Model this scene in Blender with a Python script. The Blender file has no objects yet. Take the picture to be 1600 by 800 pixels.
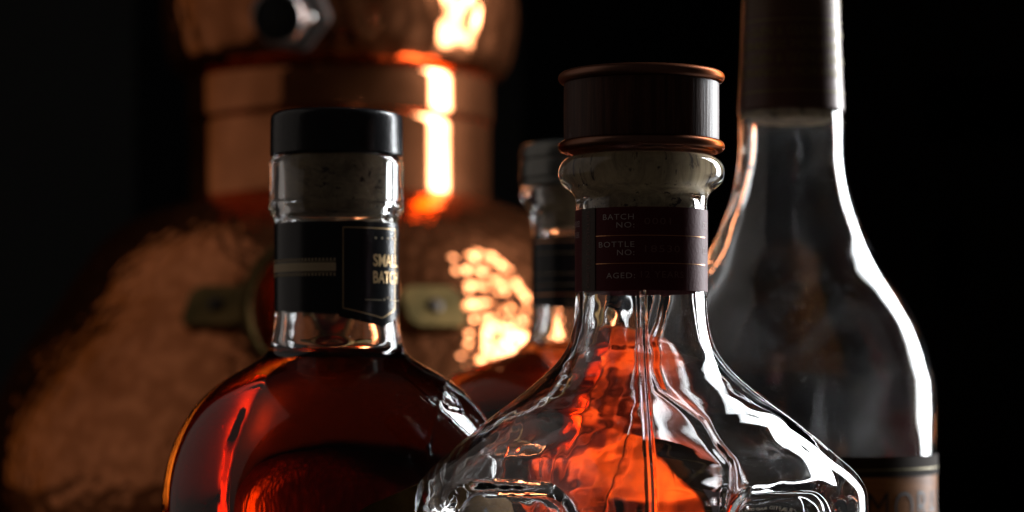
import bpy, bmesh, math, random
import numpy as np
from mathutils import Vector, Matrix

random.seed(4)
scene = bpy.context.scene
COL = scene.collection

# ------------------------------------------------------------------ camera
EYE = 0.140                 # eye height above the table (m)
LENS, SENSOR, W = 85.0, 36.0, 1600.0
F = W * LENS / SENSOR       # focal length in photo pixels
YH = 590.0                  # horizon row in the photo
cam_d = bpy.data.cameras.new('camera')
cam_d.lens = LENS; cam_d.sensor_width = SENSOR
cam_d.shift_y = (YH - 400.0) / W
cam_d.clip_start = 0.02; cam_d.clip_end = 50
cam_d.dof.use_dof = True; cam_d.dof.focus_distance = 0.553
cam_d.dof.aperture_fstop = 15.0
cam_d.dof.aperture_blades = 0
cam = bpy.data.objects.new('camera', cam_d); COL.objects.link(cam)
cam.location = (0, 0, EYE); cam.rotation_euler = (math.radians(90), 0, 0)
scene.camera = cam

# ------------------------------------------------------------------ world, exposure, lamps
wd = bpy.data.worlds.new('World'); scene.world = wd; wd.use_nodes = True
wd.node_tree.nodes['Background'].inputs[0].default_value = (1.0, 0.86, 0.78, 1)
wd.node_tree.nodes['Background'].inputs[1].default_value = 0.014
scene.view_settings.view_transform = 'Standard'
scene.view_settings.look = 'None'
scene.view_settings.exposure = 0.0
scene.view_settings.gamma = 1.0
cy = scene.cycles
cy.max_bounces = 40; cy.transmission_bounces = 36; cy.glossy_bounces = 16
cy.diffuse_bounces = 4; cy.transparent_max_bounces = 16; cy.volume_bounces = 0
cy.caustics_reflective = True; cy.caustics_refractive = True
cy.sample_clamp_indirect = 12.0; cy.blur_glossy = 0.2
cy.use_denoising = True

def lamp(name, loc, target, sx, sy, power, color):
    ld = bpy.data.lights.new(name, 'AREA'); ld.shape = 'RECTANGLE'
    ld.size = sx; ld.size_y = sy; ld.energy = power; ld.color = color
    o = bpy.data.objects.new(name, ld); COL.objects.link(o)
    o.location = loc
    d = Vector(target) - Vector(loc)
    o.rotation_euler = d.to_track_quat('-Z', 'Y').to_euler()
    return o
key = lamp('key_softbox', (0.68, 1.17, 0.54), (-0.05, 0.95, 0.44), 0.31, 1.06, 46.0, (0.93, 0.97, 1.0))
lamp('left_softbox', (-1.05, 0.95, 0.75), (-0.1, 1.0, 0.45), 1.7, 1.8, 1.35, (1.0, 0.88, 0.80))

# the diffusion cloth is brightest in the middle and falls off towards its rim
key.data.use_nodes = True
_nt = key.data.node_tree
_em = next(n for n in _nt.nodes if n.type == 'EMISSION')
_ge = _nt.nodes.new('ShaderNodeNewGeometry'); _sp = _nt.nodes.new('ShaderNodeSeparateXYZ')
_nt.links.new(_ge.outputs['Parametric'], _sp.inputs[0])
def _fall(sock, p):
    a = _nt.nodes.new('ShaderNodeMath'); a.operation = 'SUBTRACT'; a.inputs[0].default_value = 1.0; _nt.links.new(sock, a.inputs[1])
    b = _nt.nodes.new('ShaderNodeMath'); b.operation = 'MULTIPLY'; _nt.links.new(sock, b.inputs[0]); _nt.links.new(a.outputs[0], b.inputs[1])
    c = _nt.nodes.new('ShaderNodeMath'); c.operation = 'MULTIPLY'; _nt.links.new(b.outputs[0], c.inputs[0]); c.inputs[1].default_value = 4.0
    d = _nt.nodes.new('ShaderNodeMath'); d.operation = 'POWER'; _nt.links.new(c.outputs[0], d.inputs[0]); d.inputs[1].default_value = p
    return d.outputs[0]
_m = _nt.nodes.new('ShaderNodeMath'); _m.operation = 'MULTIPLY'
_nt.links.new(_fall(_sp.outputs['X'], 0.8), _m.inputs[0]); _nt.links.new(_fall(_sp.outputs['Y'], 0.6), _m.inputs[1])
_nt.links.new(_m.outputs[0], _em.inputs['Strength'])

# ------------------------------------------------------------------ helpers
def tag(o, label=None, cat=None, group=None, kind=None):
    if label: o['label'] = label
    if cat: o['category'] = cat
    if group: o['group'] = group
    if kind: o['kind'] = kind
    return o

def empty(name, loc, label, cat, group=None):
    o = bpy.data.objects.new(name, None); COL.objects.link(o)
    o.location = loc; o.empty_display_size = 0.02
    return tag(o, label, cat, group)

def link(name, me, mat, parent=None, smooth=True):
    o = bpy.data.objects.new(name, me); COL.objects.link(o)
    me.materials.clear(); me.materials.append(mat)
    if smooth:
        me.polygons.foreach_set('use_smooth', [True] * len(me.polygons))
    if parent: o.parent = parent
    return o

def bm_link(name, bm, mat, parent=None, smooth=True):
    me = bpy.data.meshes.new(name); bm.to_mesh(me); bm.free()
    return link(name, me, mat, parent, smooth)

def X(px, D): return (px - 800.0) * D / F
def Z(py, D): return EYE + (YH - py) * D / F

def resample(pts, step):
    """Catmull-Rom through (z, r) points, resampled at about `step` metres. A point given twice makes a crease."""
    out = []
    P = [np.array(p, float) for p in pts]
    n = len(P)
    for i in range(n - 1):
        p1, p2 = P[i], P[i + 1]
        L = np.linalg.norm(p2 - p1)
        if L < 1e-9: continue
        p0 = P[i - 1] if i > 0 else 2 * p1 - p2
        p3 = P[i + 2] if i + 2 < n else 2 * p2 - p1
        m1 = (p2 - p0); m2 = (p3 - p1)
        l01 = np.linalg.norm(p1 - p0); l23 = np.linalg.norm(p3 - p2)
        m1 = (p2 - p1) if l01 < 1e-9 else m1 / (L + l01) * L
        m2 = (p2 - p1) if l23 < 1e-9 else m2 / (L + l23) * L
        k = max(2, int(math.ceil(L / step)))
        for j in range(k):
            t = j / k; t2 = t * t; t3 = t2 * t
            out.append((2*t3-3*t2+1)*p1 + (t3-2*t2+t)*m1 + (-2*t3+3*t2)*p2 + (t3-t2)*m2)
    out.append(P[-1])
    return np.array(out)

def surf(name, prof, mat, parent=None, seg=160, fn=None, caps=(True, True), angles=None, smooth=True):
    """Closed surface swept round Z from prof rows (z, r); fn(x, y, z, side) may move the points."""
    prof = np.asarray(prof, float)
    th = np.linspace(0, 2*math.pi, seg, endpoint=False) if angles is None else angles
    seg = len(th); m = len(prof)
    z = prof[:, 0][:, None] * np.ones(seg)[None, :]
    r = prof[:, 1][:, None]
    x = r * np.cos(th)[None, :]; y = r * np.sin(th)[None, :]
    if fn is not None: x, y, z = fn(x, y, z, np.arange(m)[:, None])
    V = np.stack([x, y, z], -1).reshape(-1, 3)
    i = np.arange(m - 1)[:, None] * seg; j = np.arange(seg)[None, :]; j2 = (j + 1) % seg
    q = np.stack([i + j, i + j2, i + seg + j2, i + seg + j], -1).reshape(-1, 4)
    V = V.tolist(); faces = q.tolist()
    if caps[0]:
        V.append([0, 0, float(prof[0, 0])]); c = len(V) - 1
        faces += [[c, (k + 1) % seg, k] for k in range(seg)]
    if caps[1]:
        V.append([0, 0, float(prof[-1, 0])]); c = len(V) - 1; b = (m - 1) * seg
        faces += [[c, b + k, b + (k + 1) % seg] for k in range(seg)]
    me = bpy.data.meshes.new(name); me.from_pydata(V, [], faces); me.update()
    o = link(name, me, mat, parent, smooth)
    return o

rng = np.random.RandomState(11)
def wav(scale, n=14, seed=0):
    """smooth pseudo noise in 3D, about -1..1, feature size `scale` metres"""
    rs = np.random.RandomState(seed)
    k = rs.normal(size=(n, 3)); k /= np.linalg.norm(k, axis=1)[:, None]
    k *= (2*math.pi/scale) * rs.uniform(0.6, 1.5, n)[:, None]
    ph = rs.uniform(0, 6.28, n)
    def f(x, y, z):
        s = 0
        for a in range(n): s = s + np.sin(k[a,0]*x + k[a,1]*y + k[a,2]*z + ph[a])
        return s / math.sqrt(n)
    return f
def sstep(a, b, x):
    t = np.clip((x - a) / (b - a), 0, 1); return t*t*(3 - 2*t)

# ------------------------------------------------------------------ materials
def new_mat(name):
    m = bpy.data.materials.new(name); m.use_nodes = True
    nt = m.node_tree; nt.nodes.clear()
    out = nt.nodes.new('ShaderNodeOutputMaterial')
    return m, nt, out
def N(nt, t, **kw):
    n = nt.nodes.new(t)
    for k, v in kw.items():
        if k.startswith('_'): setattr(n, k[1:], v)
        else: n.inputs[k.replace('__', ' ')].default_value = v
    return n
def L(nt, a, b): nt.links.new(a, b)
def coords(nt, scale=(1,1,1)):
    tc = nt.nodes.new('ShaderNodeTexCoord'); mp = nt.nodes.new('ShaderNodeMapping')
    mp.inputs['Scale'].default_value = scale
    L(nt, tc.outputs['Object'], mp.inputs['Vector']); return mp.outputs['Vector']
def ramp(nt, fac, stops):
    r = nt.nodes.new('ShaderNodeValToRGB')
    els = r.color_ramp.elements
    while len(els) < len(stops): els.new(0.5)
    for e, (p, c) in zip(els, stops):
        e.position = p; e.color = c if len(c) == 4 else (*c, 1)
    L(nt, fac, r.inputs['Fac']); return r.outputs['Color']

def plain(name, col, rough=0.5, metal=0.0, noise=None, bump=None, spec=0.5, coat=0.0, col2=None):
    m, nt, out = new_mat(name)
    b = N(nt, 'ShaderNodeBsdfPrincipled', Roughness=rough, Metallic=metal)
    b.inputs['Base Color'].default_value = (*col, 1)
    b.inputs['Specular IOR Level'].default_value = spec
    b.inputs['Coat Weight'].default_value = coat
    if noise:
        v = coords(nt, noise[1])
        nz = N(nt, 'ShaderNodeTexNoise', Scale=noise[0], Detail=6.0, Roughness=0.6); L(nt, v, nz.inputs['Vector'])
        c2 = col2 or tuple(c*0.45 for c in col)
        L(nt, ramp(nt, nz.outputs['Fac'], [(0.35, c2), (0.65, col)]), b.inputs['Base Color'])
    if bump:
        v = coords(nt, bump[3] if len(bump) > 3 else (1,1,1))
        nz = N(nt, 'ShaderNodeTexNoise', Scale=bump[0], Detail=5.0); L(nt, v, nz.inputs['Vector'])
        bp = N(nt, 'ShaderNodeBump', Strength=bump[1], Distance=bump[2]); L(nt, nz.outputs['Fac'], bp.inputs['Height'])
        L(nt, bp.outputs['Normal'], b.inputs['Normal'])
    L(nt, b.outputs[0], out.inputs['Surface'])
    return m

def glass_mat(name, dust=0.02, dust_scale=40, bump=0.0, bump_scale=200, tint=(1,1,1), smudge=0.5):
    m, nt, out = new_mat(name)
    g = N(nt, 'ShaderNodeBsdfGlass', Roughness=0.0, IOR=1.5)
    g.inputs['Color'].default_value = (*tint, 1)
    v = coords(nt)
    if bump:
        nz = N(nt, 'ShaderNodeTexNoise', Scale=bump_scale, Detail=2.0); L(nt, v, nz.inputs['Vector'])
        bp = N(nt, 'ShaderNodeBump', Strength=1.0, Distance=bump); L(nt, nz.outputs['Fac'], bp.inputs['Height'])
        L(nt, bp.outputs['Normal'], g.inputs['Normal'])
    # dust film and fine specks lying on the glass
    n1 = N(nt, 'ShaderNodeTexNoise', Scale=dust_scale, Detail=5.0, Roughness=0.62, Distortion=0.6); L(nt, v, n1.inputs['Vector'])
    c1 = ramp(nt, n1.outputs['Fac'], [(0.44, (0,0,0)), (0.56, (0.25,0.25,0.25)), (0.74, (1,1,1))])
    n2 = N(nt, 'ShaderNodeTexVoronoi', Scale=620.0); L(nt, v, n2.inputs['Vector'])
    c2 = ramp(nt, n2.outputs['Distance'], [(0.07, (1,1,1)), (0.13, (0,0,0))])
    n3 = N(nt, 'ShaderNodeTexNoise', Scale=90.0, Detail=2.0); L(nt, v, n3.inputs['Vector'])
    c3 = ramp(nt, n3.outputs['Fac'], [(0.52, (0,0,0)), (0.62, (1,1,1))])
    mu = N(nt, 'ShaderNodeMath', _operation='MULTIPLY'); L(nt, c2, mu.inputs[0]); L(nt, c3, mu.inputs[1])
    m1 = N(nt, 'ShaderNodeMath', _operation='MULTIPLY'); L(nt, c1, m1.inputs[0]); m1.inputs[1].default_value = dust
    m2 = N(nt, 'ShaderNodeMath', _operation='MULTIPLY'); L(nt, mu.outputs[0], m2.inputs[0]); m2.inputs[1].default_value = smudge
    ad = N(nt, 'ShaderNodeMath', _operation='ADD'); L(nt, m1.outputs[0], ad.inputs[0]); L(nt, m2.outputs[0], ad.inputs[1])
    d = N(nt, 'ShaderNodeBsdfDiffuse'); d.inputs['Color'].default_value = (0.75, 0.77, 0.8, 1)
    t = N(nt, 'ShaderNodeBsdfTranslucent'); t.inputs['Color'].default_value = (0.75, 0.77, 0.8, 1)
    dm = N(nt, 'ShaderNodeMixShader', Fac=0.5); L(nt, d.outputs[0], dm.inputs[1]); L(nt, t.outputs[0], dm.inputs[2])
    mx = N(nt, 'ShaderNodeMixShader'); L(nt, ad.outputs[0], mx.inputs['Fac'])
    L(nt, g.outputs[0], mx.inputs[1]); L(nt, dm.outputs[0], mx.inputs[2])
    L(nt, mx.outputs[0], out.inputs['Surface'])
    return m

def liquid_mat(name, sig, z_top):
    m, nt, out = new_mat(name)
    g = N(nt, 'ShaderNodeBsdfGlass', Roughness=0.0, IOR=1.36)
    # the free surface borders air (1.36); the sides border the glass wall (1.36 / 1.5)
    tc = nt.nodes.new('ShaderNodeTexCoord'); sp = nt.nodes.new('ShaderNodeSeparateXYZ'); L(nt, tc.outputs['Object'], sp.inputs[0])
    gt = N(nt, 'ShaderNodeMath', _operation='GREATER_THAN'); L(nt, sp.outputs['Z'], gt.inputs[0]); gt.inputs[1].default_value = z_top - 0.0004
    ge = nt.nodes.new('ShaderNodeNewGeometry'); sn = nt.nodes.new('ShaderNodeSeparateXYZ'); L(nt, ge.outputs['True Normal'], sn.inputs[0])
    ab = N(nt, 'ShaderNodeMath', _operation='ABSOLUTE'); L(nt, sn.outputs['Z'], ab.inputs[0])
    g2 = N(nt, 'ShaderNodeMath', _operation='GREATER_THAN'); L(nt, ab.outputs[0], g2.inputs[0]); g2.inputs[1].default_value = 0.6
    mm = N(nt, 'ShaderNodeMath', _operation='MULTIPLY'); L(nt, gt.outputs[0], mm.inputs[0]); L(nt, g2.outputs[0], mm.inputs[1])
    mr = N(nt, 'ShaderNodeMapRange'); L(nt, mm.outputs[0], mr.inputs['Value'])
    mr.inputs['To Min'].default_value = 1.36/1.5; mr.inputs['To Max'].default_value = 1.36
    L(nt, mr.outputs[0], g.inputs['IOR'])
    g.inputs['Color'].default_value = (1, 1, 1, 1)
    L(nt, g.outputs[0], out.inputs['Surface'])
    dn = max(sig) * 1.001
    va = N(nt, 'ShaderNodeVolumeAbsorption', Density=dn)
    va.inputs['Color'].default_value = (*[1 - s/dn for s in sig], 1)
    L(nt, va.outputs[0], out.inputs['Volume'])
    return m

def copper_mat(name, cell, depth, col=(0.80, 0.28, 0.115), rough=0.2, stretch=(1,1,1), patina=0.5, tarnish=0.0):
    m, nt, out = new_mat(name)
    b = N(nt, 'ShaderNodeBsdfPrincipled', Metallic=1.0, Roughness=rough)
    b.inputs['Specular Tint'].default_value = (col[0], col[1]*1.2, col[2]*1.6, 1)
    v = coords(nt)
    n1 = N(nt, 'ShaderNodeTexNoise', Scale=9.0, Detail=6.0, Roughness=0.6); L(nt, v, n1.inputs['Vector'])
    dk = tuple(c * (1 - 0.5*patina) for c in (col[0]*0.9, col[1]*0.85, col[2]*0.8))
    L(nt, ramp(nt, n1.outputs['Fac'], [(0.28, tuple(c*0.75 for c in dk)), (0.42, dk), (0.62, col)]), b.inputs['Base Color'])
    n2 = N(nt, 'ShaderNodeTexNoise', Scale=22.0, Detail=5.0); L(nt, v, n2.inputs['Vector'])
    mr = N(nt, 'ShaderNodeMapRange'); L(nt, n2.outputs['Fac'], mr.inputs['Value'])
    mr.inputs['From Min'].default_value = 0.3; mr.inputs['From Max'].default_value = 0.7
    mr.inputs['To Min'].default_value = rough*0.7; mr.inputs['To Max'].default_value = rough*1.6
    L(nt, mr.outputs[0], b.inputs['Roughness'])
    if depth > 0:
        vs = coords(nt, stretch)
        ns = N(nt, 'ShaderNodeTexNoise', Scale=30.0, Detail=1.0); L(nt, vs, ns.inputs['Vector'])
        mxv = N(nt, 'ShaderNodeVectorMath', _operation='SCALE'); L(nt, ns.outputs['Color'], mxv.inputs[0]); mxv.inputs['Scale'].default_value = 0.012
        av = N(nt, 'ShaderNodeVectorMath', _operation='ADD'); L(nt, vs, av.inputs[0]); L(nt, mxv.outputs[0], av.inputs[1])
        vo = N(nt, 'ShaderNodeTexVoronoi', _feature='SMOOTH_F1', Scale=1.0/cell, Smoothness=0.35); L(nt, av.outputs[0], vo.inputs['Vector'])
        bp = N(nt, 'ShaderNodeBump', Strength=1.0, Distance=depth); L(nt, vo.outputs['Distance'], bp.inputs['Height'])
        L(nt, bp.outputs['Normal'], b.inputs['Normal'])
        if depth > 0.0003:
            pc = ramp(nt, vo.outputs['Distance'], [(0.22, (1, 1, 1)), (0.66, (0.68, 0.64, 0.60))])
            mp_ = nt.nodes.new('ShaderNodeMix'); mp_.data_type = 'RGBA'; mp_.blend_type = 'MULTIPLY'; mp_.inputs[0].default_value = 1.0
            src = b.inputs['Base Color'].links[0].from_socket
            L(nt, src, mp_.inputs[6]); L(nt, pc, mp_.inputs[7]); L(nt, mp_.outputs[2], b.inputs['Base Color'])
    if tarnish > 0:            # dull oxide film between the polished spots
        b2 = N(nt, 'ShaderNodeBsdfPrincipled', Metallic=1.0, Roughness=0.52)
        L(nt, b.inputs['Base Color'].links[0].from_socket, b2.inputs['Base Color'])
        if depth > 0: L(nt, bp.outputs['Normal'], b2.inputs['Normal'])
        ms = N(nt, 'ShaderNodeMixShader', Fac=tarnish); L(nt, b.outputs[0], ms.inputs[1]); L(nt, b2.outputs[0], ms.inputs[2])
        L(nt, ms.outputs[0], out.inputs['Surface'])
    else:
        L(nt, b.outputs[0], out.inputs['Surface'])
    return m

def cork_mat():
    m, nt, out = new_mat('cork')
    b = N(nt, 'ShaderNodeBsdfPrincipled', Roughness=0.8)
    v = coords(nt, (1, 1, 1.4))
    n1 = N(nt, 'ShaderNodeTexNoise', Scale=210.0, Detail=7.0, Roughness=0.7, Distortion=0.8); L(nt, v, n1.inputs['Vector'])
    c = ramp(nt, n1.outputs['Fac'], [(0.35, (0.16, 0.11, 0.055)), (0.65, (0.42, 0.31, 0.165))])
    n2 = N(nt, 'ShaderNodeTexNoise', Scale=320.0, Detail=3.0, Roughness=0.7); L(nt, v, n2.inputs['Vector'])
    k = ramp(nt, n2.outputs['Fac'], [(0.35, (0.12, 0.07, 0.04)), (0.41, (1, 1, 1))])
    mx = nt.nodes.new('ShaderNodeMix'); mx.data_type = 'RGBA'; mx.blend_type = 'MULTIPLY'; mx.inputs[0].default_value = 1.0
    L(nt, c, mx.inputs[6]); L(nt, k, mx.inputs[7]); L(nt, mx.outputs[2], b.inputs['Base Color'])
    L(nt, b.outputs[0], out.inputs['Surface'])
    return m

def wood_mat(name, c1, c2, rough=0.45, scale=1.0):
    m, nt, out = new_mat(name)
    b = N(nt, 'ShaderNodeBsdfPrincipled', Roughness=rough)
    b.inputs['Specular IOR Level'].default_value = 0.22
    v = coords(nt, (1, 1, 0.06))
    n1 = N(nt, 'ShaderNodeTexNoise', Scale=900.0*scale, Detail=4.0, Roughness=0.6); L(nt, v, n1.inputs['Vector'])
    L(nt, ramp(nt, n1.outputs['Fac'], [(0.35, c1), (0.65, c2)]), b.inputs['Base Color'])
    bp = N(nt, 'ShaderNodeBump', Strength=0.35, Distance=0.0003); L(nt, n1.outputs['Fac'], bp.inputs['Height'])
    L(nt, bp.outputs['Normal'], b.inputs['Normal'])
    L(nt, b.outputs[0], out.inputs['Surface'])
    return m

M = {}
M['glass_clear'] = glass_mat('heavy clear glass', dust=0.008, dust_scale=60, bump=0.000015, bump_scale=160, smudge=0.22)
M['glass_left'] = glass_mat('bottle glass', dust=0.006, dust_scale=50, bump=0.00004, bump_scale=120, smudge=0.16)
M['glass_tall'] = glass_mat('dusty bottle glass', dust=0.034, dust_scale=26, bump=0.00003, bump_scale=90, smudge=0.25)
SIG = (1.5, 28, 52)
M['copper_pot'] = copper_mat('hammered copper', 0.0070, 0.00078, rough=0.075, tarnish=0.09)
M['copper_helmet'] = copper_mat('hammered copper of the helmet', 0.0115, 0.0014, rough=0.10, stretch=(1, 1, 0.7), patina=0.9, tarnish=0.08)
M['copper_neck'] = copper_mat('smooth copper', 0.03, 0.00005, rough=0.045, patina=0.9, tarnish=0.07)
M['copper_plain'] = copper_mat('polished copper', 0.02, 0.0, rough=0.13, patina=0.2)
M['copper_ring'] = copper_mat('copper trim', 0.02, 0.0, col=(0.37, 0.19, 0.135), rough=0.30, patina=0.9)
M['brass'] = plain('aged brass', (0.20, 0.125, 0.045), 0.42, 1.0, noise=(60, (1,1,1)), col2=(0.09, 0.065, 0.025))
M['steel'] = plain('dull steel', (0.42, 0.39, 0.37), 0.3, 1.0)
M['bore'] = plain('dark bore', (0.004, 0.004, 0.004), 0.7)
M['rivet'] = plain('dark rivet', (0.05, 0.035, 0.025), 0.5, 0.6)
M['cap_black'] = plain('black plastic cap', (0.012, 0.011, 0.013), 0.24, bump=(700, 0.35, 0.0002))
M['cap_grey'] = plain('brushed dark cap', (0.24, 0.24, 0.22), 0.25, 0.7, bump=(60, 0.2, 0.0002, (1, 1, 20)))
M['cork'] = cork_mat()
M['wood'] = wood_mat('dark turned wood', (0.06, 0.022, 0.013), (0.14, 0.055, 0.034), 0.42)
M['paper_black'] = plain('black label paper', (0.012, 0.012, 0.014), 0.22, bump=(900, 0.15, 0.0002))
M['paper_maroon'] = plain('maroon label paper', (0.13, 0.022, 0.028), 0.5, bump=(1400, 0.35, 0.0002), spec=0.12)
M['paper_strip'] = plain('brown seal strip', (0.060, 0.030, 0.016), 0.5, bump=(1400, 0.5, 0.0002))
M['print_pale'] = plain('pale print', (0.62, 0.52, 0.50), 0.6)
M['print_faint'] = plain('faint typed print', (0.25, 0.11, 0.095), 0.6)
M['print_gold'] = plain('gold print', (0.75, 0.50, 0.24), 0.35, 0.7)
M['print_copper'] = plain('copper foil line', (0.80, 0.36, 0.17), 0.3, 0.9)
M['print_tan'] = plain('tan print', (0.62, 0.48, 0.28), 0.5)
M['capsule'] = plain('dark brown foil capsule', (0.095, 0.032, 0.017), 0.38, 0.1, bump=(400, 0.3, 0.0002, (1, 1, 6)))
M['print_olive'] = plain('dull gold foil print', (0.20, 0.15, 0.045), 0.4, 0.5)
M['paper_orange'] = plain('orange brown label', (0.36, 0.135, 0.033), 0.4, noise=(500, (0.15, 0.15, 1)), col2=(0.25, 0.09, 0.022), spec=0.08)
M['paper_dark'] = plain('dark label border', (0.028, 0.017, 0.009), 0.7, spec=0.05)
M['print_black'] = plain('black print', (0.012, 0.006, 0.005), 0.5)
M['paper_olive'] = plain('olive tan label', (0.16, 0.085, 0.022), 0.7, noise=(250, (1,1,1)), col2=(0.10, 0.05, 0.012), spec=0.05)
M['paper_back'] = plain('grey back of a label', (0.34, 0.29, 0.31), 0.7)
M['print_cream'] = plain('cream print', (0.80, 0.66, 0.42), 0.6)
M['table'] = wood_mat('dark table wood', (0.010, 0.007, 0.005), (0.03, 0.018, 0.012), 0.35, 0.2)
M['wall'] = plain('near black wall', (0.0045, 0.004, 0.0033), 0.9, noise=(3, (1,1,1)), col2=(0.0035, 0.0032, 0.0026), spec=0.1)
M['wall_dark'] = plain('black wall panel', (0.002, 0.002, 0.002), 0.95, spec=0.0)

# ------------------------------------------------------------------ print on curved labels
def text_mesh(body, size, bold=0.0, xs=1.0, align='LEFT', spacing=1.0):
    cu = bpy.data.curves.new('lettering', 'FONT'); cu.body = body; cu.size = size
    cu.align_x = align; cu.offset = bold; cu.space_character = spacing; cu.resolution_u = 3
    o = bpy.data.objects.new('tmp', cu); COL.objects.link(o)
    dg = bpy.context.evaluated_depsgraph_get(); dg.update()
    me = bpy.data.meshes.new_from_object(o.evaluated_get(dg))
    bpy.data.objects.remove(o); bpy.data.curves.remove(cu)
    bm = bmesh.new(); bm.from_mesh(me); bpy.data.meshes.remove(me)
    for v in bm.verts: v.co.x *= xs
    return bm

def rect_bm(x0, x1, z0, z1, n=24):
    bm = bmesh.new(); rows = []
    for i in range(n + 1):
        x = x0 + (x1 - x0) * i / n
        rows.append((bm.verts.new((x, z0, 0)), bm.verts.new((x, z1, 0))))
    for a, b in zip(rows, rows[1:]): bm.faces.new((a[0], b[0], b[1], a[1]))
    return bm

def wrap(bms, r, name, mat, parent):
    """bms: list of (bm, x, z): flat meshes in XY laid on a cylinder of radius r facing -Y, arc length x"""
    me_all = bmesh.new()
    for bm, ox, oz in bms:
        for v in bm.verts:
            a = (v.co.x + ox) / r; zz = v.co.y + oz
            v.co = Vector((r * math.sin(a), -r * math.cos(a), zz))
        tmp = bpy.data.meshes.new('t'); bm.to_mesh(tmp); bm.free(); me_all.from_mesh(tmp); bpy.data.meshes.remove(tmp)
    return bm_link(name, me_all, mat, parent, smooth=False)

def tube_band(name, z0, z1, r, mat, parent, a0=-math.pi, a1=math.pi, th=0.00018, top=None, bot=None, seg=None):
    """paper band on a cylinder from angle a0 to a1 (0 faces the camera); top/bot give z offsets per angle"""
    full = a1 - a0 > 2*math.pi - 1e-3
    seg = seg or max(8, int((a1 - a0) / math.radians(2)))
    bm = bmesh.new(); cols = []
    for i in range(seg + (0 if full else 1)):
        a = a0 + (a1 - a0) * i / seg
        zt = z1 + (top(a) if top else 0); zb = z0 + (bot(a) if bot else 0)
        c = []
        for rr, zz in ((r, zb), (r, zt), (r - th, zt), (r - th, zb)):
            c.append(bm.verts.new((rr*math.sin(a), -rr*math.cos(a), zz)))
        cols.append(c)
    k = len(cols)
    for i in range(k if full else k - 1):
        A, B = cols[i], cols[(i + 1) % k]
        for q in range(4):
            bm.faces.new((A[q], B[q], B[(q+1) % 4], A[(q+1) % 4]))
    if not full:
        bm.faces.new(cols[0]); bm.faces.new(cols[-1][::-1])
    bmesh.ops.recalc_face_normals(bm, faces=bm.faces)
    return bm_link(name, bm, mat, parent, smooth=False)

def torus_prof(zc, rc, tz, tr, n=28):
    return [(zc + tz*math.sin(t), rc + tr*math.cos(t)) for t in np.linspace(-math.pi, math.pi, n)]

# ------------------------------------------------------------------ the setting
def slab(name, x0, x1, y0, y1, z0, z1, mat, kind='structure', parent=None):
    bm = bmesh.new(); bmesh.ops.create_cube(bm, size=1)
    for v in bm.verts:
        v.co = Vector((x0 if v.co.x < 0 else x1, y0 if v.co.y < 0 else y1, z0 if v.co.z < 0 else z1))
    o = bm_link(name, bm, mat, parent, smooth=False)
    if kind: o['kind'] = kind
    return o
slab('table', -1.0, 0.7, 0.30, 1.9, -0.04, 0.0, M['table'])
DW = 2.6
slab('wall', -3.0, 3.0, DW, DW + 0.1, -0.8, 2.4, M['wall'])
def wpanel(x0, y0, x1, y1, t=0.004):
    slab('wall_panel', X(x0, DW), X(x1, DW), DW - t, DW - 0.001, Z(y1, DW), Z(y0, DW), M['wall_dark'])  # flat near-black slabs standing just proud of the wall
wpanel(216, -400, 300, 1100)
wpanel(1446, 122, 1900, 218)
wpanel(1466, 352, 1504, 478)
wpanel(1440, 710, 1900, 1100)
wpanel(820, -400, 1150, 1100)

# ------------------------------------------------------------------ copper still
DS = 1.32; sS = DS / F
still = empty('copper_still', (X(532, DS), DS, 0), 'large hammered copper pot still standing blurred behind the bottles', 'still')
def zs(py): return Z(py, DS)
pot = [(0.004, 0.0), (0.004, 0.0), (0.004, 0.150), (0.004, 0.150), (0.02, 0.168), (zs(860), 530*sS), (zs(800), 540*sS), (zs(720), 546*sS), (zs(650), 536*sS),
       (zs(565), 497*sS), (zs(485), 442*sS), (zs(430), 404*sS), (zs(385), 370*sS), (zs(355), 334*sS), (zs(336), 292*sS), (zs(322), 252*sS), (zs(316), 232*sS), (zs(314), 228*sS)]
wp = wav(0.05, seed=3)
def potfn(x, y, z, i):
    r = np.hypot(x, y) + 1e-9; d = 0.0007 * wp(x, y, z)
    return x*(1 + d/r), y*(1 + d/r), z
surf('pot_body', resample(pot, 0.003), M['copper_pot'], still, seg=220, fn=potfn, caps=(False, True))
neck = [(zs(322), 228*sS), (zs(316), 233*sS), (zs(316), 233*sS), (zs(200), 233*sS), (zs(200), 233*sS), (zs(197), 230*sS)]
surf('neck', resample(neck, 0.004), M['copper_neck'], still, seg=160)
band = [(zs(197), 229*sS), (zs(196), 235*sS), (zs(194), 237*sS), (zs(194), 237*sS), (zs(130), 237*sS), (zs(130), 237*sS), (zs(126), 233*sS)]
surf('neck_band', resample(band, 0.004), M['copper_neck'], still, seg=160)
helm = [(zs(128), 225*sS), (zs(127), 240*sS), (zs(121), 252*sS), (zs(108), 262*sS), (zs(92), 268*sS), (zs(72), 272*sS), (zs(40), 277*sS), (zs(0), 275*sS), (zs(-60), 262*sS),
        (zs(-120), 225*sS), (zs(-170), 160*sS), (zs(-200), 80*sS), (zs(-235), 52*sS), (zs(-330), 45*sS), (zs(-330), 45*sS), (zs(-330), 0.0005)]
surf('helmet', resample(helm, 0.003), M['copper_helmet'], still, seg=200)

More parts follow.
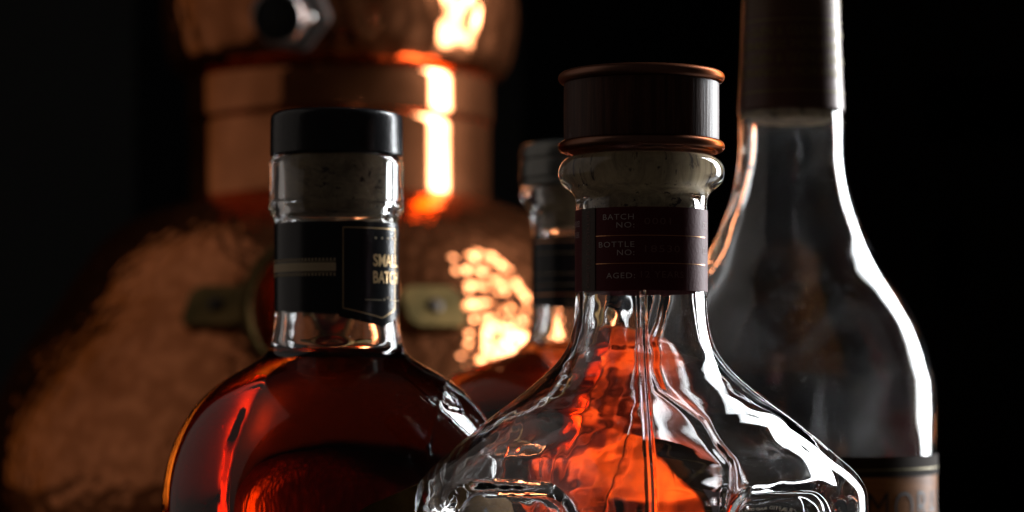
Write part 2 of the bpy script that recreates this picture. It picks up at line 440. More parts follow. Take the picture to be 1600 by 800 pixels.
# round dish fitting with a brass rim and two riveted lugs, on the pot
def pot_at(px, py):
    """point and outward normal of the pot surface seen at a photo pixel, in the still's frame"""
    P = resample(pot, 0.003); o = P[:, 0].argsort()
    cy_ = np.array(P[o]); k = cy_[:, 0] > zs(900); zz = cy_[k, 0]; rr = cy_[k, 1]
    y = -0.1
    for _ in range(12):
        D = DS + y
        x = X(px, D) - X(532, DS); z = Z(py, D)
        r = np.interp(z, zz, rr); y = -math.sqrt(max(r*r - x*x, 1e-6))
    e = 0.004; dr = (np.interp(z + e, zz, rr) - np.interp(z - e, zz, rr)) / (2*e)
    n = Vector((x, y, -dr * r)).normalized()
    return Vector((x, y, z)), n
def fitting_frame(px, py, lift=0.0):
    p, n = pot_at(px, py)
    up = Vector((0, 0, 1)); xax = up.cross(n).normalized(); yax = n.cross(xax)
    m = Matrix((xax, yax, n)).transposed().to_4x4(); m.translation = p + n*lift
    return m
fm = fitting_frame(503, 490, 0.004)
fp = fm.translation.copy()
fm = Matrix.Translation(fp + Vector((0, -0.022, 0))) @ Matrix.Rotation(math.radians(0), 4, 'Z') @ Matrix.Rotation(math.radians(97), 4, 'X')
rim_r = 100*sS
dish = surf('dish', resample([(0.002, rim_r*0.86), (-0.0055, rim_r*0.7), (-0.0155, rim_r*0.45), (-0.0185, 0.0004)], 0.002), M['copper_plain'], still, seg=96, caps=(False, False))
dish.matrix_local = fm @ Matrix.Translation((0, 0, 0.012))
ring = surf('brass_rim', [(-0.05, rim_r*1.02), (0.012, rim_r*1.02), (0.0155, rim_r*0.99), (0.0155, rim_r*0.88), (0.012, rim_r*0.84), (-0.008, rim_r*0.84)], M['brass'], still, seg=96, caps=(False, False))
ring.matrix_local = fm
def lug(px, py, wpx, hpx):
    m = fitting_frame(px, py, 0.0012)
    bm = bmesh.new(); w, h, r = wpx*sS/2, hpx*sS/2*1.1, hpx*sS*0.22
    pts = []
    for cx, cyy, a0 in ((w-r, h-r, 0), (-w+r, h-r, 90), (-w+r, -h+r, 180), (w-r, -h+r, 270)):
        for k in range(7):
            a = math.radians(a0 + 15*k); pts.append((cx + r*math.cos(a), cyy + r*math.sin(a)))
    top = [bm.verts.new((x, y, 0.003)) for x, y in pts]; bot = [bm.verts.new((x, y, -0.006)) for x, y in pts]
    bm.faces.new(top); n = len(pts)
    for k in range(n): bm.faces.new((bot[k], bot[(k+1) % n], top[(k+1) % n], top[k]))
    bmesh.ops.bevel(bm, geom=[e for e in bm.edges if all(abs(v.co.z - 0.003) < 1e-5 for v in e.verts)], offset=0.001, segments=2, affect='EDGES')
    o = bm_link('lug', bm, M['brass'], still, smooth=False); o.matrix_local = m
    rv = surf('rivet', resample([(0.0, 0.0042), (0.0012, 0.0038), (0.002, 0.0022), (0.0022, 0.0002)], 0.0006), M['rivet'], o, seg=24, caps=(True, True))
    rv.location = (0, 0, 0.003)
lug(342, 484, 92, 62); lug(676, 486, 84, 62)

# steel screw fitting with a dark bore on the helmet
def helm_frame(px, py):
    r = 276*sS; x = (px-532)*sS*0.87; y = -math.sqrt(r*r - x*x)
    n = Vector((x, y, -0.02)).normalized()
    up = Vector((0, 0, 1)); xax = up.cross(n).normalized(); yax = n.cross(xax)
    m = Matrix((xax, yax, n)).transposed().to_4x4(); m.translation = Vector((x, y, Z(py, DS + y)))
    return m
hm = helm_frame(474, 20)
bm = bmesh.new(); bmesh.ops.create_cone(bm, cap_ends=True, segments=6, radius1=0.0205, radius2=0.0205, depth=0.014)
bmesh.ops.bevel(bm, geom=bm.edges[:], offset=0.001, segments=2, affect='EDGES')
o = bm_link('hex_nut', bm, M['steel'], still, smooth=False); o.matrix_local = hm @ Matrix.Rotation(math.radians(20), 4, 'Z')
pf = helm_frame(466, 24)
o = surf('pipe_socket', resample([(0.0, 0.0135), (0.017, 0.0135), (0.017, 0.0135), (0.0185, 0.0130), (0.0185, 0.0122), (0.017, 0.0118), (0.017, 0.0118), (0.008, 0.0108)], 0.002), M['steel'], still, seg=40, caps=(False, False))
o.matrix_local = pf
o2 = surf('bore', [(0.0, 0.0117), (0.0173, 0.0117), (0.0175, 0.0114)], M['bore'], o, seg=32)  # solid black plug, its colour paints the shade inside the socket
bm = bmesh.new(); bmesh.ops.create_uvsphere(bm, u_segments=16, v_segments=10, radius=0.0032)
o = bm_link('lock_screw', bm, M['steel'], still); o.matrix_local = helm_frame(506, 26) @ Matrix.Translation((0, 0, 0.007))

# ------------------------------------------------------------------ the two corked round whiskey bottles
def px_prof(pts, D):
    s = D / F
    return [(Z(y, D), r * s) for y, r in pts]

def cut(inner, z_top):
    """inner profile of the glass, ended at the liquid line (below it the liquid meets the glass)"""
    P = resample(inner, 0.0012)
    i = int(np.argmax(P[:, 0] < z_top + 0.0007))
    r = np.interp(z_top + 0.0007, P[i-1:i+1, 0][::-1], P[i-1:i+1, 1][::-1])
    return P, i, r
def liquid(parent, inner, z_top, fn, seg=200, sig=SIG):
    P, i, r0 = cut(inner, z_top)
    Q = [(z_top, 0.0004), (z_top, r0*0.5), (z_top, r0*0.85), (z_top, r0 - 0.0022), (z_top + 0.00012, r0 - 0.0011), (z_top + 0.00035, r0 - 0.0004), (z_top + 0.0007, r0)]
    Q = Q + [tuple(q) for q in P[i:]]
    return surf('liquid', Q[::-1], liquid_mat('amber spirit', sig, z_top), parent, seg=seg, fn=(lambda x, y, z, i: fn(x, y, z, np.ones_like(x, bool))))
GW = 'round amber whiskey bottles'
def glass_shell(name, outer, inner, mat, parent, seg=220, step=0.0012, fn=None, angles=None, z_top=None):
    """one closed glass wall: outer profile base to lip, then inner profile lip to floor"""
    A = resample(outer, step); B = resample(inner, step)
    if z_top is not None:
        P, i, r0 = cut(inner, z_top); B = np.vstack([P[:i], [[z_top + 0.0007, r0]]])
    P = np.vstack([A, B]); nA = len(A)
    def f(x, y, z, i):
        inn = (i >= nA)
        return fn(x, y, z, inn) if fn else (x, y, z)
    return surf(name, P, mat, parent, seg=seg, fn=f, angles=angles, caps=(True, z_top is None)), A, B

# ---- left bottle
DL = 0.6235; sL = DL / F
LB = empty('whiskey_bottle', (X(526, DL), DL, 0), 'black capped bottle of dark amber whiskey at left, with gold small batch print', 'bottle', GW)
lo = px_prof([(248, 100), (254, 104), (262, 104.5), (318, 105), (324, 107), (329, 105.5), (338, 99), (346, 96.5), (360, 96), (485, 96.5), (515, 99), (535, 102.5), (548, 107),
              (558, 116), (572, 138), (588, 166), (605, 190), (624, 211), (645, 228), (672, 244), (704, 257), (745, 267), (800, 272), (900, 272), (1100, 270), (1340, 266), (1390, 258)], DL)
lo = [(0.0, 0.0), (0.0, 0.036), (0.0008, 0.0405)] + lo[::-1][1:]
li = px_prof([(249, 84), (254, 82), (300, 82), (350, 81), (480, 81), (520, 84), (540, 88), (552, 96), (566, 116), (582, 142), (600, 168), (618, 190), (640, 209), (668, 227), (700, 241), (745, 252), (800, 257), (900, 257), (1100, 256), (1300, 252)], DL)
li = li + [(0.020, 0.036), (0.014, 0.022), (0.020, 0.0003)]
nz1 = wav(0.030, seed=21); nz2 = wav(0.012, seed=22)
# ridges added on the right shoulder to draw dark bars in its reflection
strokes = [[(700, 590), (690, 632), (676, 688)], [(640, 594), (672, 622), (706, 652), (745, 690)], [(688, 606), (712, 622), (722, 640), (700, 632), (692, 622)]]
def left_fn(x, y, z, inn):
    r = np.hypot(x, y) + 1e-9
    amp = np.where(inn, 0.00022, 0.00004) * np.ones_like(x)
    d = amp * nz1(x, y, z) + np.where(inn, 0.00006, 0.0) * nz2(x, y, z)
    nk = (z > Z(560, DL)); d = np.where(nk & inn, d * 0.5, d)
    px = 526 + x / sL; py = YH - (z - EYE) / sL
    front = (y < 0) & ~inn
    for st in strokes:
        for (ax, ay), (bx, by) in zip(st, st[1:]):
            vx, vy = bx-ax, by-ay; t = np.clip(((px-ax)*vx + (py-ay)*vy) / (vx*vx+vy*vy), 0, 1)
            dd = np.hypot(px-ax-t*vx, py-ay-t*vy)
            d = d + np.where(front, 0.00050*np.exp(-(dd/2.6)**2), 0)
    return x*(1+d/r), y*(1+d/r), z
angL = np.sort(np.concatenate([np.linspace(0, 2*math.pi, 200, endpoint=False), np.linspace(-1.05, -0.35, 160) % (2*math.pi) + 1e-4]))
glass_shell('glass_body', lo, li, M['glass_left'], LB, step=0.0010, fn=left_fn, angles=angL, z_top=Z(551, DL))
liquid(LB, li, Z(551, DL), left_fn, sig=(5.0, 36, 85))
cap = [(Z(246, DL), 60*sL), (Z(246, DL), 60*sL), (Z(246, DL), 101*sL), (Z(245, DL), 103*sL), (Z(240, DL), 103.5*sL), (Z(192, DL), 103*sL), (Z(184, DL), 102*sL), (Z(179.5, DL), 98*sL), (Z(177.5, DL), 90*sL), (Z(177, DL), 2*sL)]
surf('cap', resample(cap, 0.0008), M['cap_black'], LB, seg=128)
surf('cork', resample([(Z(246, DL), 0.001), (Z(246, DL), 0.001), (Z(246, DL), 80*sL), (Z(250, DL), 81.6*sL), (Z(285, DL), 81*sL), (Z(320, DL), 79*sL), (Z(324, DL), 76*sL), (Z(324, DL), 0.0005)], 0.001), M['cork'], LB, seg=64)
# neck label: tilts a little, with a pointed flag on the right
rl = 97.2*sL
nl = tube_band('neck_label', Z(490, DL), Z(352, DL), rl, M['paper_black'], LB, top=lambda a: 0.0, bot=lambda a: -0.0006*math.sin(a))
a0 = math.asin(10/97.0); a1 = math.radians(74); am = math.radians(50)
fl = tube_band('label_flag', Z(497, DL), Z(352.5, DL), rl + 0.0003, M['paper_black'], nl, a0, a1, top=lambda a: 0.0002,
               bot=lambda a: -0.0025 * (1 - abs(a-am)/(am-a0)) if a < am else -0.0025 * (1 - (a-am)/(a1-am)))
def arc(px_): return rl * math.asin(max(-1, min(1, (px_ - 528) / 97.2)))
g = []
g.append((rect_bm(-rl*1.5, arc(534), -6.5*sL, 6.5*sL, 40), 0, Z(421, DL)))
wrap(g, rl + 0.00008, 'gold_band', M['print_tan'], nl)
g = []
for k in range(26):
    xx = -rl*1.45 + k * (arc(532) + rl*1.45) / 25
    for py in (409.5, 433): g.append((rect_bm(-1.4*sL, 1.4*sL, -1.8*sL, 1.8*sL, 1), xx, Z(py, DL)))
for py in (412.5, 430): g.append((rect_bm(-rl*1.5, arc(533), -0.4*sL, 0.4*sL, 40), 0, Z(py, DL)))
wrap(g, rl + 0.00009, 'beaded_border', M['print_tan'], nl)
ax0, ax1 = arc(545), rl*(a1 - 0.06)
zt, zb = Z(361, DL), Z(484, DL)
rf = rl + 0.00045
w = 0.8*sL
g = [(rect_bm(ax0, ax1, -w, w), 0, zt), (rect_bm(ax0 - w, ax0 + w, zb, zt, 1), 0, 0), (rect_bm(ax1 - w, ax1 + w, zb, zt, 1), 0, 0)]
def slant(xa, za, xb, zb_):
    bm = bmesh.new(); rows = []
    for i in range(17):
        t = i/16; x = xa + (xb-xa)*t; z = za + (zb_-za)*t
        rows.append((bm.verts.new((x, z-w, 0)), bm.verts.new((x, z+w, 0))))
    for a, b in zip(rows, rows[1:]): bm.faces.new((a[0], b[0], b[1], a[1]))
    return bm
xm = rl*am
g += [(slant(ax0, zb, xm, zb - 0.0024), 0, 0), (slant(xm, zb - 0.0024, ax1, zb), 0, 0)]
wrap(g, rf, 'gold_outline', M['print_gold'], nl)
def fit_text(body, x_c, z_c, width, height, bold=0.0, spacing=1.0):
    bm = text_mesh(body, 1.0, bold=bold, spacing=spacing)
    xs_ = [v.co.x for v in bm.verts]; ys_ = [v.co.y for v in bm.verts]
    x0, x1, y0, y1 = min(xs_), max(xs_), min(ys_), max(ys_)
    for v in bm.verts:
        v.co.x = (v.co.x - (x0+x1)/2) * width/(x1-x0); v.co.y = (v.co.y - (y0+y1)/2) * height/(y1-y0)
    return (bm, x_c, z_c)
tx = arc(610)
wrap([fit_text('SMALL', tx, Z(410, DL), 62*sL, 19*sL, 0.02), fit_text('BATCH', tx, Z(436, DL), 62*sL, 19*sL, 0.02)], rf, 'lettering', M['print_gold'], nl)
def star_bm(r):
    bm = bmesh.new(); vs = [bm.verts.new(((r if k % 2 == 0 else r*0.4)*math.sin(k*math.pi/5), (r if k % 2 == 0 else r*0.4)*math.cos(k*math.pi/5), 0)) for k in range(10)]
    bm.faces.new(vs); return bm
wrap([(star_bm(2.6*sL), tx + k*13*sL, Z(376, DL)) for k in (-2, -1, 0, 1, 2)] + [(star_bm(3.0*sL), tx + k*8*sL, Z(470 - 3*(k == 0), DL)) for k in (-1, 0, 1)]
     + [(rect_bm(-16*sL, 16*sL, -0.5*sL, 0.5*sL, 6), tx + q*30*sL, Z(471, DL)) for q in (-1, 1)], rf, 'stars', M['print_tan'], nl)
# body label, its left edge slanting up
rb = 272.6*sL
def lab_top(a):
    t = (math.sin(a)*272 + 526 - 552) / (745 - 552)
    return -0.0
bl0 = math.asin((560-526)/272); bl1 = math.radians(88)
def btop(a):
    px_ = 526 + 272*math.sin(a)
    y = 800 - (px_ - 552) * 0.62 if px_ < 590 else 776 - (px_ - 590) * 0.42
    y = max(y, 716); return Z(y, DL) - Z(716, DL)
bl = tube_band('front_label', 0.045, Z(716, DL), rb, M['paper_olive'], LB, bl0, bl1, top=btop, seg=80)
g = []
for k, (r_, ang) in enumerate([(9, 0), (7, 36), (5, 10)]):
    bm = bmesh.new(); vs = [bm.verts.new(((r_ if q % 2 == 0 else r_*0.6)*sL*math.sin(q*math.pi/7), (r_ if q % 2 == 0 else r_*0.6)*sL*math.cos(q*math.pi/7), 0)) for q in range(14)]
    bm.faces.new(vs); g.append((bm, rb*math.asin(225/272), Z(772 + 16*k, DL)))
wrap(g, rb + 0.0001, 'ornament', M['print_black'], bl)

# ---- rear bottle
DR = 0.79; sR = DR / F
RB = empty('whiskey_bottle', (X(897, DR), DR, 0), 'grey capped amber whiskey bottle standing behind the square decanter', 'bottle', GW)
ro = px_prof([(296, 78), (300, 83), (306, 83.5), (312, 82), (322, 76), (334, 69), (346, 66.5), (370, 66), (480, 66), (505, 67.5), (525, 71), (538, 78),
              (547, 90), (558, 118), (570, 150), (583, 184), (598, 204), (618, 217), (650, 224), (700, 228), (800, 229), (950, 227), (1210, 222)], DR)
ro = [(0.0, 0.0), (0.0, 0.041), (0.0008, 0.0452)] + ro[::-1]
ri = px_prof([(296.5, 58), (300, 56), (340, 55), (480, 55), (515, 57), (534, 63), (547, 76), (560, 106), (573, 138), (588, 168), (603, 190), (624, 204), (655, 212), (700, 216), (800, 217), (950, 216), (1190, 211)], DR)
ri = ri + [(0.019, 0.036), (0.013, 0.022), (0.018, 0.0003)]
nz3 = wav(0.028, seed=31); nz4 = wav(0.014, seed=33)
def rear_fn(x, y, z, inn):
    r = np.hypot(x, y) + 1e-9
    d = np.where(inn, 0.00035, 0.00005) * nz3(x, y, z) + np.where(inn, 0.00012, 0.0) * nz4(x, y, z)
    return x*(1+d/r), y*(1+d/r), z
glass_shell('glass_body', ro, ri, M['glass_left'], RB, step=0.0013, fn=rear_fn, seg=240, z_top=Z(540, DR))
liquid(RB, ri, Z(540, DR), rear_fn)
cap = [(Z(294, DR), 40*sR), (Z(294, DR), 40*sR), (Z(294, DR), 82*sR), (Z(292, DR), 84*sR), (Z(285, DR), 84*sR), (Z(283, DR), 82*sR), (Z(281, DR), 84*sR), (Z(254, DR), 84*sR), (Z(252, DR), 82*sR), (Z(250, DR), 83.5*sR),
       (Z(236, DR), 83*sR), (Z(228, DR), 79*sR), (Z(225, DR), 70*sR), (Z(224, DR), 1*sR)]
surf('cap', resample(cap, 0.0006), M['cap_grey'], RB, seg=96)
surf('cork', resample([(Z(294, DR), 0.001), (Z(294, DR), 0.001), (Z(294, DR), 54*sR), (Z(298, DR), 55.5*sR), (Z(355, DR), 54*sR), (Z(358, DR), 52*sR), (Z(358, DR), 0.0005)], 0.001), M['cork'], RB, seg=64)
rr = 66.8*sR
nl2 = tube_band('neck_label', Z(478, DR), Z(372, DR), rr, M['paper_black'], RB)
wrap([(rect_bm(-rr*1.3, rr*0.6, -1.0*sR, 1.0*sR), 0, Z(380, DR)), (rect_bm(-rr*1.3, rr*0.6, -1.0*sR, 1.0*sR), 0, Z(462, DR))], rr + 0.0001, 'gold_line', M['print_copper'], nl2)
wrap([(rect_bm(-rr*1.1, rr*0.1, -0.5*sR, 0.5*sR), 0, Z(py, DR)) for py in (398, 430, 447)], rr + 0.0001, 'print_line', M['print_tan'], nl2)

# ------------------------------------------------------------------ tall bottle at right
DT = 0.715; sT = DT / F
TB = empty('tall_bottle', (X(1236, DT), DT, 0), 'tall dusty empty clear bottle with brown neck capsule and orange label at right', 'bottle')
to = px_prof([(-118, 66), (-110, 70), (-60, 70), (0, 74), (100, 78), (180, 81.5), (220, 81.8), (250, 82.5), (280, 87), (310, 94), (340, 104), (380, 121), (420, 143.5), (460, 169), (500, 191), (540, 207), (570, 215.5), (600, 223), (680, 224), (800, 224), (1000, 224), (1290, 220)], DT)
to = [(0.0, 0.0), (0.0, 0.036), (0.001, 0.0408)] + to[::-1]
ti = px_prof([(-117, 54), (-100, 52), (0, 56), (100, 62), (180, 68), (220, 69), (250, 69.5), (280, 73.5), (310, 80.5), (340, 90.5), (380, 107), (420, 130), (460, 156.5), (500, 179), (540, 196), (570, 205), (600, 211), (680, 213), (800, 213), (1000, 213), (1250, 208)], DT)
ti = ti + [(0.017, 0.034), (0.012, 0.020), (0.022, 0.0003)]
nz5 = wav(0.04, seed=41); nz6 = wav(0.016, seed=42)
def tall_fn(x, y, z, inn):
    r = np.hypot(x, y) + 1e-9
    d = np.where(inn, 0.00026, 0.00004) * nz5(x, y, z) + np.where(inn, 0.00006, 0.0) * nz6(x, y, z)
    return x*(1+d/r), y*(1+d/r), z
glass_shell('glass_body', to, ti, M['glass_tall'], TB, step=0.0014, fn=tall_fn, seg=240)
capz = px_prof([(177, 81.8), (177, 81.8), (177, 82.6), (100, 79), (0, 75.2), (-60, 71.5), (-112, 71.5), (-122, 69), (-125, 60), (-126, 1)], DT)
cpo = surf('neck_capsule', resample(capz, 0.001), M['capsule'], TB, seg=128, caps=(False, True))
surf('cork', resample([(Z(190, DT), 0.0004), (Z(190, DT), 0.0004), (Z(190, DT), 64*sT), (Z(186, DT), 68.4*sT), (Z(100, DT), 62.2*sT), (Z(0, DT), 56.3*sT), (Z(-100, DT), 52.5*sT), (Z(-118, DT), 52*sT), (Z(-118, DT), 0.0005)], 0.002), M['cork'], TB, seg=64)
def cr(py): return float(np.interp(py, [0, 100, 177], [75.2, 79, 82.6])) * sT + 0.00012
for py in (40, 150): wrap([(rect_bm(-cr(py)*1.5, cr(py)*1.5, -1.1*sT, 1.1*sT, 50), 0, Z(py, DT))], cr(py) + 0.0001, 'gold_line', M['print_olive'], cpo)
for k, py in enumerate((58, 79, 100, 121)):
    r_ = cr(py + 8)
    body = '& GLEN & GLEN & GLEN &' if k % 2 == 0 else 'MORANGIE MORANGIE'
    wrap([fit_text(body, -12*sT if k % 2 else 6*sT, Z(py, DT), r_*2.6, 13*sT)], r_ + 0.0001, 'lettering', M['print_olive'], cpo)
g = [(rect_bm(-cr(20)*1.5, cr(20)*1.5, -0.4*sT, 0.4*sT, 40), 0, Z(6 + 5.5*k, DT)) for k in range(5)]
wrap(g, cr(20) + 0.0002, 'fine_lines', M['print_olive'], cpo)
rt = 224.9*sT
fl1 = tube_band('front_label', 0.03, Z(708, DT), rt, M['paper_orange'], TB, -1.45, 1.45, seg=90)
tube_band('label_border', Z(738, DT), Z(707.5, DT), rt + 0.0002, M['paper_dark'], fl1, -1.451, 1.451, seg=90)
wrap([(rect_bm(-rt*1.44, rt*1.44, -1.2*sT, 1.2*sT, 60), 0, Z(727, DT))], rt + 0.0003, 'gold_line', M['print_olive'], fl1)
def at(px_): return rt * math.asin((px_ - 1236)/224.9)
def serif_stroke(bms, x0, x1, z0, z1): bms.append((rect_bm(x0, x1, z0, z1, 2), 0, 0))
g = [fit_text('GLEN', -4*sT, Z(783, DT), 162*sT, 46*sT, -0.012, 1.2), fit_text('MORANGIE', 262*sT, Z(783, DT), 340*sT, 46*sT, -0.012, 1.15)]
wrap(g, rt + 0.00012, 'lettering', M['print_black'], fl1)

# ------------------------------------------------------------------ square decanter in front
DD = 0.567; sD = DD / F
DC = empty('glass_decanter', (X(1002, DD), DD, 0), 'empty square shouldered clear glass decanter in front with wood and copper stopper', 'decanter')
do = px_prof([(245, 108), (248, 117), (256, 125.5), (268, 129.5), (280, 128.5), (290, 122), (298, 112), (306, 105), (316, 102.5), (330, 102), (455, 102.5), (490, 104), (515, 107.5), (540, 115), (560, 127), (580, 145),
              (602, 170), (626, 201), (652, 236), (680, 270), (706, 300), (730, 327), (748, 342), (764, 350.5), (785, 353.5), (815, 353), (900, 351), (1200, 349), (1460, 345), (1510, 335)], DD)
do = [(0.0, 0.0), (0.0, 0.044), (0.001, 0.0485)] + do[::-1]
di = px_prof([(247, 86), (252, 84), (300, 84), (330, 85), (455, 86), (490, 88), (515, 91), (540, 97), (562, 107), (584, 122), (608, 146), (634, 178), (662, 214), (692, 250), (720, 280), (744, 303), (764, 316), (790, 322), (820, 323), (900, 322), (1200, 320), (1440, 314)], DD)
di = di + [(0.019, 0.040), (0.016, 0.024), (0.020, 0.0003)]
nq1 = wav(0.030, seed=51); nq2 = wav(0.011, seed=52); nq3 = wav(0.0045, seed=53)
highlight_ridge = [(1028, 440), (1026, 470), (1019, 505), (1008, 535), (1014, 556), (1012, 585), (1020, 615), (1050, 640), (1078, 665), (1095, 700), (1112, 722), (1110, 745), (1104, 770), (1100, 820), (1100, 900)]
def ddist(px, py, pts):
    best = 1e9
    for (ax, ay), (bx, by) in zip(pts, pts[1:]):
        vx, vy = bx-ax, by-ay; t = np.clip(((px-ax)*vx + (py-ay)*vy) / (vx*vx+vy*vy), 0, 1)
        best = np.minimum(best, np.hypot(px-ax-t*vx, py-ay-t*vy))
    return best
def dec_fn(x, y, z, inn):
    R = np.hypot(x, y) + 1e-9; c, s = x/R, y/R
    k = sstep(Z(650, DD), Z(785, DD), z)               # round neck to square body
    n = 2.0 + np.where(inn, 1.4, 2.2) * k
    h = math.sqrt(0.5); cr45, sr45 = (c + s)*h, (s - c)*h     # seen corner on
    fc = (2*h**n) ** (-1.0/n)                          # radius towards a corner
    f = (np.abs(cr45)**n + np.abs(sr45)**n) ** (-1.0/n) / fc
    x2, y2 = c*R*f, s*R*f; R2 = R*f
    px = 1002 + x2/sD; py = YH - (z - EYE)/sD
    # recessed panels in the four faces
    u = np.minimum(np.abs(x2+y2), np.abs(x2-y2))*h; cr_ = 0.012; hw = 150*sD; zt_ = Z(742, DD); zb_ = 0.016; zc = (zt_+zb_)/2; hh = (zt_-zb_)/2
    qx = u - (hw-cr_); qz = np.abs(z - zc) - (hh-cr_)
    sdf = np.hypot(np.maximum(qx, 0), np.maximum(qz, 0)) + np.minimum(np.maximum(qx, qz), 0) - cr_
    pan = sstep(0.0, 0.0035, -sdf)
    d = np.where(inn, 0.0, -0.0018*pan)
    sh = sstep(Z(480, DD), Z(640, DD), z)
    d = d + np.where(inn, (0.00011*nq1(x2, y2, z) + 0.00003*nq2(x2, y2, z))*(0.12 + 0.88*sh), 0.00004*nq1(x2, y2, z))
    # pebbled inner skin on the left of the neck
    d = d + np.where(inn & (x2 < 0.0), 0.00002*nq3(x2, y2, z), 0)
    # mould seam, front and back
    d = d + np.where(~inn & (z < Z(458, DD)), 0.00016*np.exp(-(x2/0.00035)**2), 0)
    d = d + np.where(~inn & (z < Z(458, DD)) & (y2 < 0), 0.00005*np.exp(-((x2+0.0012)/0.0004)**2), 0)
    dv = ddist(px, py, highlight_ridge)
    d = d + np.where(inn & (y2 < 0), -0.00025*np.exp(-(dv/7.0)**2), 0)  # ridge shaped into the inner wall to imitate a pale highlight line
    g_ = 1 + d/R2
    return x2*g_, y2*g_, z
aw = np.linspace(-0.09, 0.09, 60)
angD = np.sort(np.concatenate([np.linspace(0, 2*math.pi, 420, endpoint=False) + 0.0031, (-math.pi/2 + aw) % (2*math.pi), math.pi/2 + aw]))
glass_shell('glass_body', do, di, M['glass_clear'], DC, step=0.00075, fn=dec_fn, angles=angD)
# stopper
stp = surf('stopper', resample([(Z(238, DD), 0.002), (Z(238, DD), 0.002), (Z(238, DD), 118*sD), (Z(226, DD), 120*sD), (Z(224, DD), 121*sD), (Z(128, DD), 121*sD), (Z(124, DD), 120*sD), (Z(121, DD), 116*sD), (Z(121, DD), 116*sD), (Z(121, DD), 0.001)], 0.0012), M['wood'], DC, seg=160)
for py in (122.5, 230):
    pr = torus_prof(Z(py, DD), 119*sD, 9.5*sD, 11*sD)
    pr = [(z, r) for z, r in pr]
    surf('copper_ring', pr, M['copper_ring'], stp, seg=160, caps=(False, False))
surf('ring_foot', resample([(Z(243.5, DD), 70*sD), (Z(243.5, DD), 104*sD), (Z(241, DD), 112*sD), (Z(236, DD), 119*sD)], 0.0008), M['copper_ring'], stp, seg=120, caps=(True, False))
surf('cork', resample([(Z(244, DD), 0.001), (Z(244, DD), 0.001), (Z(244, DD), 83*sD), (Z(250, DD), 84.3*sD), (Z(300, DD), 84.2*sD), (Z(338, DD), 84*sD), (Z(343, DD), 81*sD), (Z(343, DD), 0.0005)], 0.001), M['cork'], stp, seg=96)
# neck label with its print
rn = 103.6*sD
nld = tube_band('neck_label', Z(457, DD), Z(330, DD), rn, M['paper_maroon'], DC, seg=200)
def an(px_): return rn * math.asin(max(-0.999, min(0.999, (px_ - 1002)/103.6)))
g = []
def rt_text(body, px_right, py, cap_h, width_px):
    return fit_text(body, (an(px_right) + an(px_right - width_px))/2, Z(py, DD), an(px_right) - an(px_right - width_px), cap_h*sD, 0.0, 1.15)
wrap([rt_text('BATCH', 985, 345, 8.6, 46), rt_text('NO:', 986, 357.5, 8.6, 27), rt_text('BOTTLE', 986, 387, 8.6, 53), rt_text('NO:', 986, 399.5, 8.6, 26), rt_text('AGED:', 987, 434.5, 8.6, 43)],
     rn + 0.00006, 'lettering', M['print_pale'], nld)
wrap([rt_text('0001', 1042, 352, 10, 41), rt_text('18530', 1056, 394, 10.5, 54), rt_text('12 YEARS', 1062, 433, 10, 66)], rn + 0.00006, 'typed_number', M['print_faint'], nld)
for py in (373.5, 416): wrap([(rect_bm(an(928), an(1098), -0.55*sD, 0.55*sD, 30), 0, Z(py, DD))], rn + 0.00005, 'copper_line', M['print_copper'], nld)
sa0, sa1 = an(909)/rn, an(928)/rn
ss = tube_band('seal_strip', Z(457.3, DD), Z(329.7, DD), rn + 0.00022, M['paper_strip'], nld, sa0, sa1, seg=8)
bmv, _, _ = fit_text('CRAFTED BY DISTILLERS', 0, 0, 118*sD, 7*sD)
for v in bmv.verts: v.co = Vector((-v.co.y, v.co.x, 0))
wrap([(bmv, (sa0 + sa1)/2*rn, Z(393, DD))], rn + 0.0003, 'lettering', M['print_faint'], nld)
wrap([fit_text('BLENDED', -1.36*rn, Z(352, DD), 30*sD, 9*sD), fit_text('BATCHERS', -1.38*rn, Z(369, DD), 30*sD, 9*sD)], rn + 0.00006, 'lettering', M['print_pale'], nld)
wrap([fit_text('SOUR', 1.22*rn, Z(355, DD), 26*sD, 10*sD), fit_text('OLD', 1.22*rn, Z(394, DD), 26*sD, 10*sD)], rn + 0.00006, 'lettering', M['print_faint'], nld)
# back label seen through the glass, its print mirrored
fa = 353*sD / (2*math.sqrt(0.5)**4.2) ** (-1/4.2) - 0.0018 + 0.0003        # distance of the recessed back right face
hh_ = math.sqrt(0.5)
def on_back(u, off, z): return Vector(((fa+off)*hh_ + u*hh_, (fa+off)*hh_ - u*hh_, z))
bm = bmesh.new(); bmesh.ops.create_cube(bm, size=1)
for v in bm.verts:
    v.co = on_back(-144*sD if v.co.x < 0 else -92*sD, 0.0 if v.co.y < 0 else 0.0002, 0.02 if v.co.z < 0 else Z(770, DD))
bkl = bm_link('back_label', bm, M['paper_back'], DC, smooth=False)
txt = text_mesh('CRAFTED AND CORKED', 1.0, spacing=1.1)
xs_ = [v.co.x for v in txt.verts]; wd_ = max(xs_) - min(xs_); xc_ = (max(xs_) + min(xs_))/2
Ra = 220*sD
for v in txt.verts:
    t = -(v.co.x - xc_)/wd_ * 165*sD / Ra; rr_ = Ra + v.co.y * 11*sD
    v.co = on_back(rr_*math.sin(t), 0.0002, Z(777, DD) - Ra + rr_*math.cos(t))
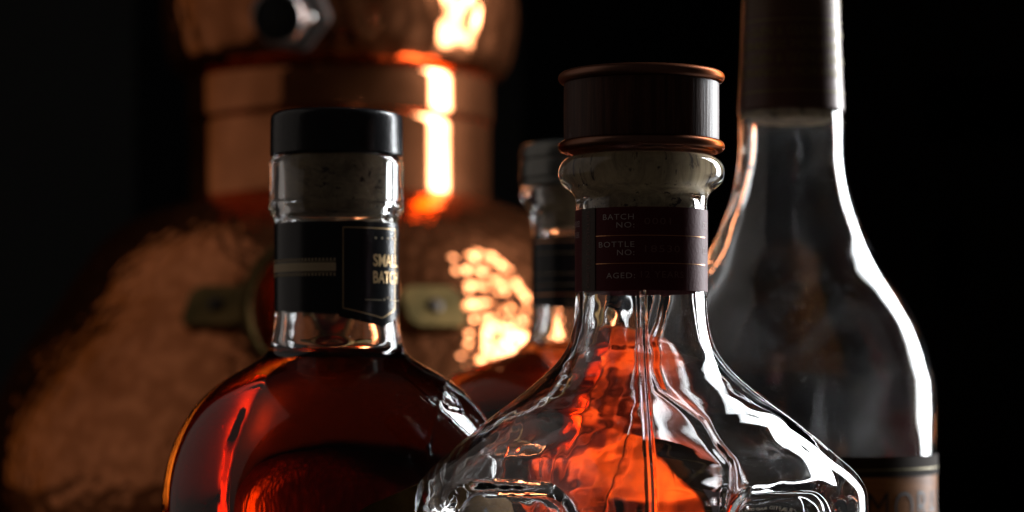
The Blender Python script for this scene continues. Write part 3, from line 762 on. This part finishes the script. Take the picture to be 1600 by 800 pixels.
bm_link('lettering', txt, M['print_cream'], bkl, smooth=False)

# ------------------------------------------------------------------ gold foil reflector added to make the rear bottle glow
def foil_mat():
    m, nt, out = new_mat('crumpled gold foil')
    b = N(nt, 'ShaderNodeBsdfPrincipled', Metallic=0.75, Roughness=0.32)
    v = coords(nt, (1, 1, 0.6))
    nz = N(nt, 'ShaderNodeTexNoise', Scale=34.0, Detail=3.0, Roughness=0.55, Distortion=1.2); L(nt, v, nz.inputs['Vector'])
    L(nt, ramp(nt, nz.outputs['Fac'], [(0.41, (0.04, 0.016, 0.008)), (0.47, (0.50, 0.32, 0.16)), (0.54, (1.0, 0.88, 0.66))]), b.inputs['Base Color'])  # dark and bright blotches painted in to make the glow patchy
    L(nt, b.outputs[0], out.inputs['Surface']); return m
card = empty('added_reflector_card', (X(952, 0.868), 0.868, 0), 'added crumpled gold foil reflector card that makes the amber bottle behind the decanter glow', 'reflector')
wc1 = wav(0.05, seed=61); wc2 = wav(0.045, seed=62)
nx, nz_ = 40, 70
cw, ch = 0.070, Z(580, 0.87)
bm = bmesh.new(); grid = []
dirx = Vector((math.cos(math.radians(60)), math.sin(math.radians(60)), 0)); dn = Vector((dirx.y, -dirx.x, 0))
for i in range(nx + 1):
    row = []
    for j in range(nz_ + 1):
        u = (i/nx - 0.5)*cw; z = 0.001 + j/nz_*(ch + 0.004*math.sin(i*0.35) - 0.001)
        p = dirx*u + Vector((0, 0, z)); d = 0.002*float(wc1(p.x, p.y, z)) + 0.0030*float(wc2(p.x*1.3, p.y*1.3, z*0.55))
        row.append(bm.verts.new(p + dn*d))
    grid.append(row)
for i in range(nx):
    for j in range(nz_): bm.faces.new((grid[i][j], grid[i+1][j], grid[i+1][j+1], grid[i][j+1]))
bmesh.ops.solidify(bm, geom=bm.faces[:], thickness=0.0006)
bm_link('foil_sheet', bm, foil_mat(), card, smooth=True)
slab('card_foot', -0.02, 0.02, 0.004, 0.03, 0.0, 0.004, M['bore'], kind=None, parent=card)
